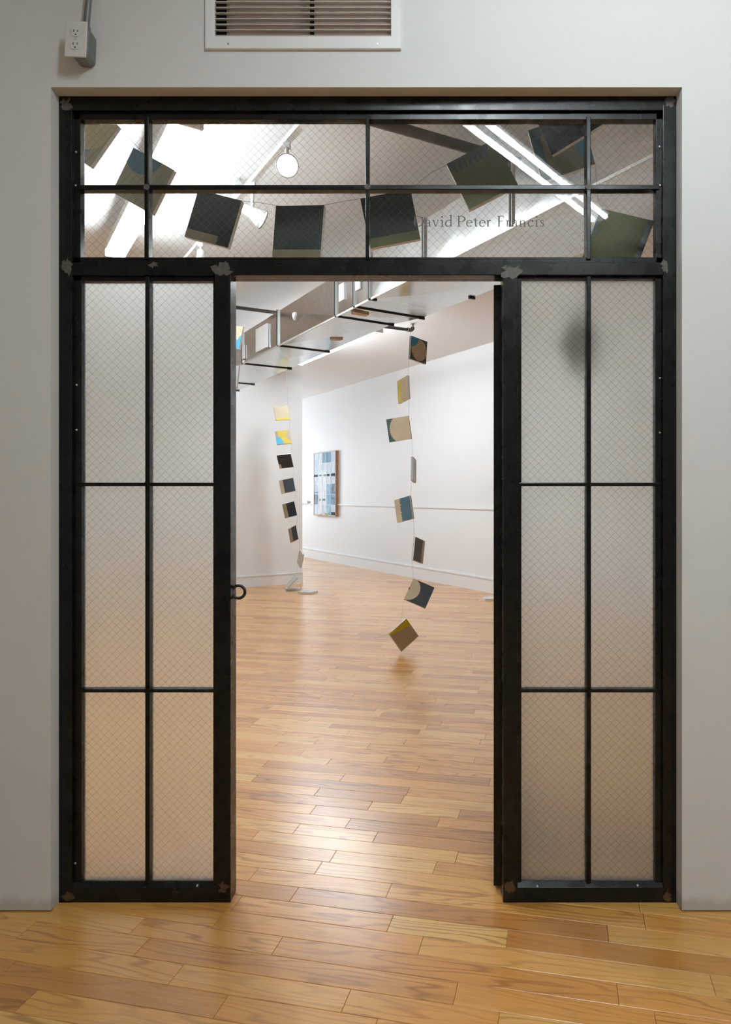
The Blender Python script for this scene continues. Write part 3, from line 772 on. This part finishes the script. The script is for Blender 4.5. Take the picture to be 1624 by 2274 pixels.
head(3.68, .125, (.20, -.88, -.43), 'track lamp shining straight at the doorway')
head(4.27, .19, (.95, .15, -.55), 'white track lamp turned sideways above the string of dark tiles')
head(5.50, .115, (-.2, .6, -.6), 'white track lamp aimed away over the far end of the track', False)

# ----------------------------------------------------------------- painted tiles
S = .203
POSE = {
    'R1': ((-0.018, 6.002, 2.641), (-0.048, 0.085, 0.815)), 'R2': ((-0.160, 6.001, 2.294), (-0.058, -0.099, -1.096)),
    'R3': ((-0.193, 6.000, 1.951), (0.004, -0.139, -0.244)), 'R4': ((-0.053, 6.000, 1.593), (-0.078, 0.090, 1.447)),
    'R5': ((-0.154, 6.001, 1.249), (-0.079, -0.187, -0.814)), 'R6': ((-0.015, 6.000, 0.891), (-0.150, 0.219, 1.129)),
    'R7': ((-0.014, 6.000, 0.516), (-0.377, 0.411, -0.088)), 'R8': ((-0.146, 5.950, 0.161), (0.171, -0.616, 0.441)),
    'L1': ((-1.975, 9.751, 2.541), (-0.175, -0.151, 0.430)), 'L2': ((-1.954, 9.751, 2.195), (-0.309, -0.170, 0.304)),
    'L3': ((-1.929, 9.752, 1.855), (0.422, -0.124, -0.027)), 'L4': ((-1.899, 9.752, 1.509), (-0.361, -0.227, 0.088)),
    'L5': ((-1.865, 9.752, 1.166), (-0.023, -0.233, -0.365)), 'L6': ((-1.814, 9.752, 0.822), (-0.157, -0.307, -0.774)),
    'L7': ((-1.728, 9.801, 0.471), (0.088, 0.347, -1.125)), 'L8': ((-1.856, 9.850, 0.147), (-0.550, 0.566, -1.168)),
    'T1': ((-1.384, 2.834, 2.865), (-0.016, 0.620, -0.111)), 'T2': ((-1.163, 2.872, 2.686), (0.073, 0.517, -0.105)),
    'T3': ((-0.867, 2.863, 2.525), (-0.002, 0.297, -0.170)), 'T4': ((-0.486, 2.714, 2.416), (0.002, 0.076, -0.215)),
    'T5': ((-0.121, 2.718, 2.467), (-0.027, -0.195, 0.014)), 'T6': ((0.232, 2.605, 2.590), (-0.090, -0.438, -0.111)),
    'T7': ((0.532, 2.600, 2.690), (0.018, -0.267, -0.160)), 'T8': ((0.525, 2.470, 2.743), (0.025, -0.403, -0.381)),
    'T9': ((0.736, 2.566, 2.326), (-0.049, 0.361, -0.267)), 'B1': ((0.609, 2.622, 1.944), (-0.183, 0.564, 0.879)),
    'E1': ((-1.683, 6.100, 2.778), (-0.055, 0.152, -0.344)), 'E2': ((-1.718, 6.100, 2.428), (-0.066, 0.095, -0.264)),
}
def gear(cx, cy, r, teeth, depth):
    out = []
    for i in range(teeth):
        a = 2*math.pi*i/teeth
        out += [(cx + r*math.cos(a), cy + r*math.sin(a)), (cx + (r-depth)*math.cos(a + 1.2*math.pi/teeth), cy + (r-depth)*math.sin(a + 1.2*math.pi/teeth))]
    return out
def rect(x0, x1, z0, z1): return [(x0, z0), (x1, z0), (x1, z1), (x0, z1)]
def saw(x, sgn, n=9, d=.09):          # field bounded by a ragged vertical edge at x
    rr = random.Random(int(x*100) + n)
    pts = []
    for i in range(n):
        z = -.5 + i/n
        pts += [(x, z), (x + sgn*d*rr.uniform(.4, 1), z + .5/n)]
    pts.append((x, .5))
    e = -.5 if sgn > 0 else .5
    return pts + [(e, .5), (e, -.5)]
def rot90(p): return [(-b_, a) for a, b_ in p]
board_me = {}
def board(th, mat):
    if (th, mat) not in board_me:
        h = S/2; mb = MB().box(-h, h, 0, th, -h, h); me = bpy.data.meshes.new('board'); me.from_pydata(mb.v, [], mb.f); me.materials.append(M[mat]); board_me[th, mat] = me
    return board_me[th, mat]
def tile(key, label, group, base, shapes=(), th=.022, pose=None):
    loc, rv = pose or POSE[key]
    rv = Vector(rv); q_ = Quaternion(rv.normalized(), rv.length) if rv.length > 0 else Quaternion()
    root = empty('painted_tile', loc, q_); tag(root, label, 'tile', group)
    linkmesh('board', board(th, 'board' if base else 'back'), None, root)
    def face(poly, y0, name, mat):
        poly = clip(poly)
        if len(poly) < 3: return
        # counter-clockwise outline
        MB().prism([(a*S, b_*S) for a, b_ in poly], lambda a, b_, d: (a, d, b_), y0, .001).build(name, mat, root, 0, True)
    if base: face(rect(-.499, .499, -.499, .499), -.0006, 'painted_ground', PAINT[base])
    for i, (poly, m) in enumerate(shapes): face(poly, -.0012 - .0005*i, 'painted_shape', PAINT[m])
    # two small eyelets that hold the cable on the tile's edge
    return root
gR = 'tiles of the string hanging in the doorway'; gL = 'tiles of the string beside the partition'; gT = 'tiles strung across the transom'
tile('R1', 'dark green tile with a beige disc and blue quarter circle, below the sprinkler elbow', gR, 'green',
     [(circle(.02, 0, .47), 'beige'), (circle(-.5, .5, .45), 'blue'), (rect(.36, .44, .10, .12), 'charcoal'), (rect(-.36, -.28, -.24, -.22), 'charcoal')])
tile('R2', 'bronze tile with a narrow yellow band at one side, above the beige saw blade tile', gR, 'bronze', [(rect(-.38, -.22, -.5, .5), 'yellow')])
tile('R3', 'beige tile with a saw blade edge against dark green corners', gR, 'green', [(gear(.27, .0, .70, 56, .05), 'beige')])
tile('R4', 'unpainted pale grey tile hanging nearly edge on', gR, None)
tile('R5', 'steel blue tile with a ragged beige side', gR, 'steel', [(saw(-.18, 1), 'beige')])
tile('R6', 'dark taupe tile with a ragged beige side', gR, 'taupe', [(saw(.30, -1), 'beige')])
tile('R7', 'black tile with a beige half saw blade, tilted', gR, 'charcoal', [(gear(-.52, .02, .53, 48, .03), 'beige'), (circle(-.5, .02, .05), 'charcoal')])
tile('R8', 'brown tile with a yellow wedge, lowest of the string above the floor', gR, 'bronze', [([(-.5, .5), (-.5, .40), (.5, .16), (.5, .5)], 'yellow')])
tile('L1', 'tan tile with a yellow lower edge in front of the partition', gL, 'tan', [(rect(-.44, .5, -.5, -.36), 'yellow')])
tile('L2', 'bright yellow and blue tile in front of the partition', gL, 'tan', [([(-.36, .5), (-.36, .18), (-.1, -.2), (.1, -.5), (.5, -.5), (.5, .5)], 'yellow'), (circle(.52, .12, .36), 'tan'), (gear(-.5, -.34, .46, 22, .07), 'blue')])
tile('L3', 'black tile with a small beige notch, under the yellow and blue tile', gL, 'charcoal', [(rect(-.5, -.33, -.5, -.18), 'beige')])
tile('L4', 'black tile with a beige side band, fourth of the far string from the top', gL, 'charcoal', [(rect(-.5, -.24, -.5, .5), 'tan')])
tile('L5', 'black tile with a beige side band, fifth of the far string from the top', gL, 'charcoal', [(rect(-.5, -.18, -.5, .5), 'tan')])
tile('L6', 'narrow seen black and beige tile, lowest painted face of the far string', gL, 'charcoal', [(rect(-.5, -.12, -.5, .5), 'tan')])
tile('L7', 'grey tile back with a tan edge hanging just over the floor by the partition', gL, None)
tile('L8', 'grey tile leaning on a tile that lies by the partition', gL, None)
tile('T1', 'yellow and blue tile at the corner of the transom', gT, 'olivegrey', [(circle(-.2, .15, .62), 'blue'), (circle(-.02, .25, .56), 'tan')])
tile('T2', 'olive beige tile with a blue half disc in the transom', gT, 'olivegrey', [(circle(-.22, .5, .42), 'steel')])
tile('T3', 'dark slate tile with a short olive foot, hanging by the strip light', gT, 'slate', [(rect(-.5, .22, -.5, -.32), 'olivegrey')])
tile('T4', 'dark slate tile with a grey olive lower band, lowest of the transom string', gT, 'slate', [(rect(-.5, .5, -.5, -.36), 'olivegrey')])
tile('T5', 'dark slate tile with an olive lower band beside the lettering', gT, 'slate', [(rect(-.5, .5, -.5, -.32), 'olive')])
tile('T6', 'olive green tile with a dark sawtooth band over the lettering', gT, 'olive', [([(-.5, .5), (-.5, .26)] + [p for i in range(8) for p in ((-.5 + i*.105, .22), (-.45 + i*.105, .40))] + [(.36, .5)], 'green')])
tile('T7', 'olive grey tile with blue saw blade shapes, partly behind a dark tile', gT, 'olivegrey', [(rect(-.5, -.32, -.5, .5), 'steel'), (gear(.56, -.05, .36, 20, .07), 'blue'), (rect(-.5, .5, .34, .5), 'green')])
tile('T8', 'almost black tile cut off by the top of the transom', gT, 'navy')
tile('T9', 'olive green tile with a charcoal edge at the end of the transom', gT, 'olive', [(rect(.40, .5, -.5, .5), 'charcoal'), (saw(-.48, 1, 8, .08), 'green')])
tile('B1', 'tile seen blurred behind the frosted sidelight', 'tiles hanging behind the sidelight', 'slate')
gE = 'tiles half hidden by the jamb'
tile('E1', 'beige tile with a ragged blue corner beside the doorway jamb, upper of two', gE, 'beige', [([(-.5, -.5), (.5, -.5), (.5, .1), (.40, .05), (.36, -.10), (.26, -.10), (.22, -.24), (.10, -.22), (.04, -.34), (-.2, -.38)], 'blue')])
tile('E2', 'beige tile with a ragged grey green top beside the doorway jamb, lower of two', gE, 'beige', [([(-.5, .5), (-.5, .34), (.1, .28), (.16, .14), (.26, .12), (.30, -.02), (.40, -.04), (.44, -.2), (.5, -.3), (.5, .5)], 'grey')])
def flat_tile(px, py, ang, label):
    Y = F*H/(py - CY); loc = (PX(px, Y), Y, .022)
    e = (Quaternion((0, 0, 1), math.radians(ang)) @ Quaternion((1, 0, 0), math.radians(-90))); ax, an = e.to_axis_angle()
    return tile('', label, 'tiles lying on the gallery floor', None, (), .022, (loc, tuple(Vector(ax)*an)))
flat_tile(651, 1309, 12, 'grey tile flat on the floor under the leaning tile')
flat_tile(684, 1316.5, -20, 'white tile flat on the floor at the end of the partition')
flat_tile(1092, 1331, 3, 'white tile flat on the floor near the long wall')

# ----------------------------------------------------------------- cables
def cable(pts, label, r=.0009):
    o = MB().tube(pts, r, 5).build('hanging_cable', M['cable']); tag(o, label, 'cable', 'thin steel cables that carry the tiles'); return o
def lp(key, x, z, y=.010):
    loc, rv = POSE[key]; rv = Vector(rv); return Vector(loc) + Quaternion(rv.normalized(), rv.length) @ Vector((x*S, y, z*S))
top = lp('R1', -.51, .5)
cable([(top.x, top.y, CEIL_G+.01), lp('R1', -.51, .5), lp('R1', -.51, -.5), lp('R2', .51, .5), lp('R2', .51, -.5), lp('R3', .505, .5), lp('R3', .505, -.5), lp('R4', -.51, .5), lp('R4', -.51, -.5),
       lp('R5', .51, .5), lp('R5', .51, -.5), lp('R6', -.51, .5), lp('R6', -.51, -.5), lp('R7', -.505, .5), lp('R7', -.505, -.5), lp('R8', .2, .505), lp('R8', -.5, .505), P(850, 1413, 5.93), P(832, 1417, 5.9)],
      'thin steel cable carrying the eight tiles in the doorway')
top = lp('L1', .51, .5)
cable([(top.x-.02, top.y, CEIL_G+.01)] + [lp(k, .51, z) for k in ('L1', 'L2', 'L3', 'L4', 'L5', 'L6') for z in (.5, -.5)] + [lp('L7', -.505, .5), lp('L7', -.505, -.5), lp('L8', -.2, .505)], 'thin steel cable carrying the tiles beside the partition')
cable([P(150, 170, 2.87), P(240, 258, 2.86), lp('T1', .5, .5), lp('T2', -.3, .51), lp('T2', .5, .51), P(410, 412, 2.87), lp('T3', .1, .51), lp('T3', .5, .51), P(575, 450, 2.78), lp('T4', -.4, .51), lp('T4', .4, .51), P(770, 446, 2.72),
       lp('T5', -.3, .51), lp('T5', .5, .51), P(955, 385, 2.67), lp('T6', -.45, .51), lp('T6', .45, .51), P(1140, 262, 2.6), P(1200, 200, 2.6), uv(2.2, 1.75, CEIL_G+.01)], 'thin steel cable sagging across the transom')
cable([lp('T7', .51, .6), lp('T7', .51, -.5), P(1328, 440, 2.6), lp('T9', -.49, .51), lp('T9', .5, .51)], 'thin cable joining two tiles at the end of the transom')
cable([Vector((.54, 2.47, CEIL_G+.01)), lp('T8', .1, .5)], 'short cable above the almost black tile')
cable([Vector((.62, 2.60, CEIL_G+.01)), lp('T7', .4, .5)], 'short cable above the olive grey tile')
cable([lp('T9', .2, -.5), lp('B1', -.5, .5)], 'cable behind the frosted sidelight')
cable([(-1.66, 6.11, CEIL_G+.01), lp('E1', 0, .5), lp('E1', 0, -.5), lp('E2', 0, .5), lp('E2', 0, -.4)], 'thin cable of the two tiles beside the jamb')

# ----------------------------------------------------------------- painting of tiles on the long wall
def wall_u(px):
    k = (px - CX)/F; Y = (V_R-.06)/(V[0]*k + V[1]); return Y*k*U[0] + Y*U[1], Y
uL, YL = wall_u(698); uR, YR = wall_u(745)
zt = (PZ(1006.5, YL) + PZ(1003.5, YR))/2; zb = (PZ(1142, YL) + PZ(1146, YR))/2
pt = empty('tile_painting', uv((uL+uR)/2, V_R, zb)); tag(pt, 'tall blue and white painting of thirty tiles in a wooden frame', 'painting')
MB().ubox(uR, uL, V_R-.052, V_R+.002, zb, zt).build('backing', M['canvas'], pt)
fr = .016
for a in ((uR-fr, uR, zb-fr, zt+fr), (uL, uL+fr, zb-fr, zt+fr)): MB().ubox(a[0], a[1], V_R-.066, V_R+.002, a[2], a[3]).build('frame', M['frame_wood'], pt)
for a in ((zb-fr, zb), (zt, zt+fr)): MB().ubox(uR, uL, V_R-.066, V_R+.002, a[0], a[1]).build('frame', M['frame_wood'], pt)
def tile_paint(name, c, c2, sc):
    m, nt, b_, out = new_mat(name); L = nt.links
    g = N(nt, 'ShaderNodeNewGeometry'); mp = N(nt, 'ShaderNodeMapping'); mp.inputs['Scale'].default_value = (sc*2, sc*2, sc*.5); L.new(g.outputs['Position'], mp.inputs[0])
    n1 = N(nt, 'ShaderNodeTexNoise', i_Scale=1.6, i_Detail=6.0, i_Distortion=.6); L.new(mp.outputs[0], n1.inputs['Vector'])
    r = N(nt, 'ShaderNodeValToRGB'); r.color_ramp.elements[0].position = .38; r.color_ramp.elements[0].color = (*c, 1); r.color_ramp.elements[1].position = .62; r.color_ramp.elements[1].color = (*c2, 1)
    L.new(n1.outputs['Fac'], r.inputs['Fac']); L.new(r.outputs['Color'], b_.inputs['Base Color']); b_.inputs['Roughness'].default_value = .7; b_.inputs['Specular IOR Level'].default_value = .15
    return m
TP = {'w': tile_paint('glaze_white', (.60, .67, .72), (.84, .87, .88), 4), 'l': tile_paint('glaze_pale_blue', (.50, .60, .72), (.72, .80, .86), 4), 'b': tile_paint('glaze_blue', (.16, .29, .42), (.33, .48, .60), 5),
      'c': tile_paint('glaze_sky', (.25, .45, .60), (.45, .62, .72), 5), 'd': tile_paint('glaze_grey', (.10, .14, .20), (.42, .50, .56), 6), 'k': tile_paint('glaze_ink', (.006, .012, .02), (.03, .05, .06), 6), 'y': tile_paint('glaze_yellow', (.45, .40, .05), (.55, .55, .25), 4), 'g': tile_paint('glaze_teal', (.08, .20, .22), (.35, .50, .52), 6)}
GRID = ['lwbbl', 'lwwll', 'lwwwl', 'lwwcd', 'dwwcb', 'lwlcl']
cw, chh = (uL-uR)/5, (zt-zb)/6; gp = .004
for r in range(6):
    for c in range(5):
        a1 = uL - c*cw - gp; a0 = uL - (c+1)*cw + gp; z1 = zt - r*chh - gp; z0 = zt - (r+1)*chh + gp
        tl = MB().ubox(a0, a1, V_R-.060, V_R-.050, z0, z1).build('tile', TP[GRID[r][c]], pt)
        for rr, cc, f0, f1, e0, e1, mt in ((2, 0, .06, .28, .0, .9, 'k'), (2, 1, .08, .24, .1, .9, 'd'), (2, 2, .08, .26, .2, 1, 'g'), (2, 3, .05, .28, .1, .7, 'k'), (2, 4, .02, .30, .05, 1, 'k'), (3, 0, .74, .92, 0, 1, 'b'), (4, 1, .45, .62, .3, .6, 'd'),
                                           (4, 2, .42, .62, 0, .7, 'g'), (5, 4, .68, .98, .05, 1, 'k'), (5, 1, .92, 1, .2, 1, 'y'), (5, 2, .80, 1, .55, 1, 'y'), (5, 3, .84, 1, 0, .3, 'y'), (5, 3, .74, .95, .4, .9, 'g'), (3, 4, .45, .9, .1, 1, 'd'), (4, 4, .3, .5, .2, 1, 'd'), (0, 4, 0, .3, 0, .2, 'w')):
            if rr == r and cc == c:
                MB().ubox(a1-(a1-a0)*e1, a1-(a1-a0)*e0, V_R-.0608, V_R-.059, z1-(z1-z0)*f1, z1-(z1-z0)*f0).build('brush_mark', TP[mt], None).parent = tl
                o = tl.children[-1]
                for v in o.data.vertices: v.co -= pt.location
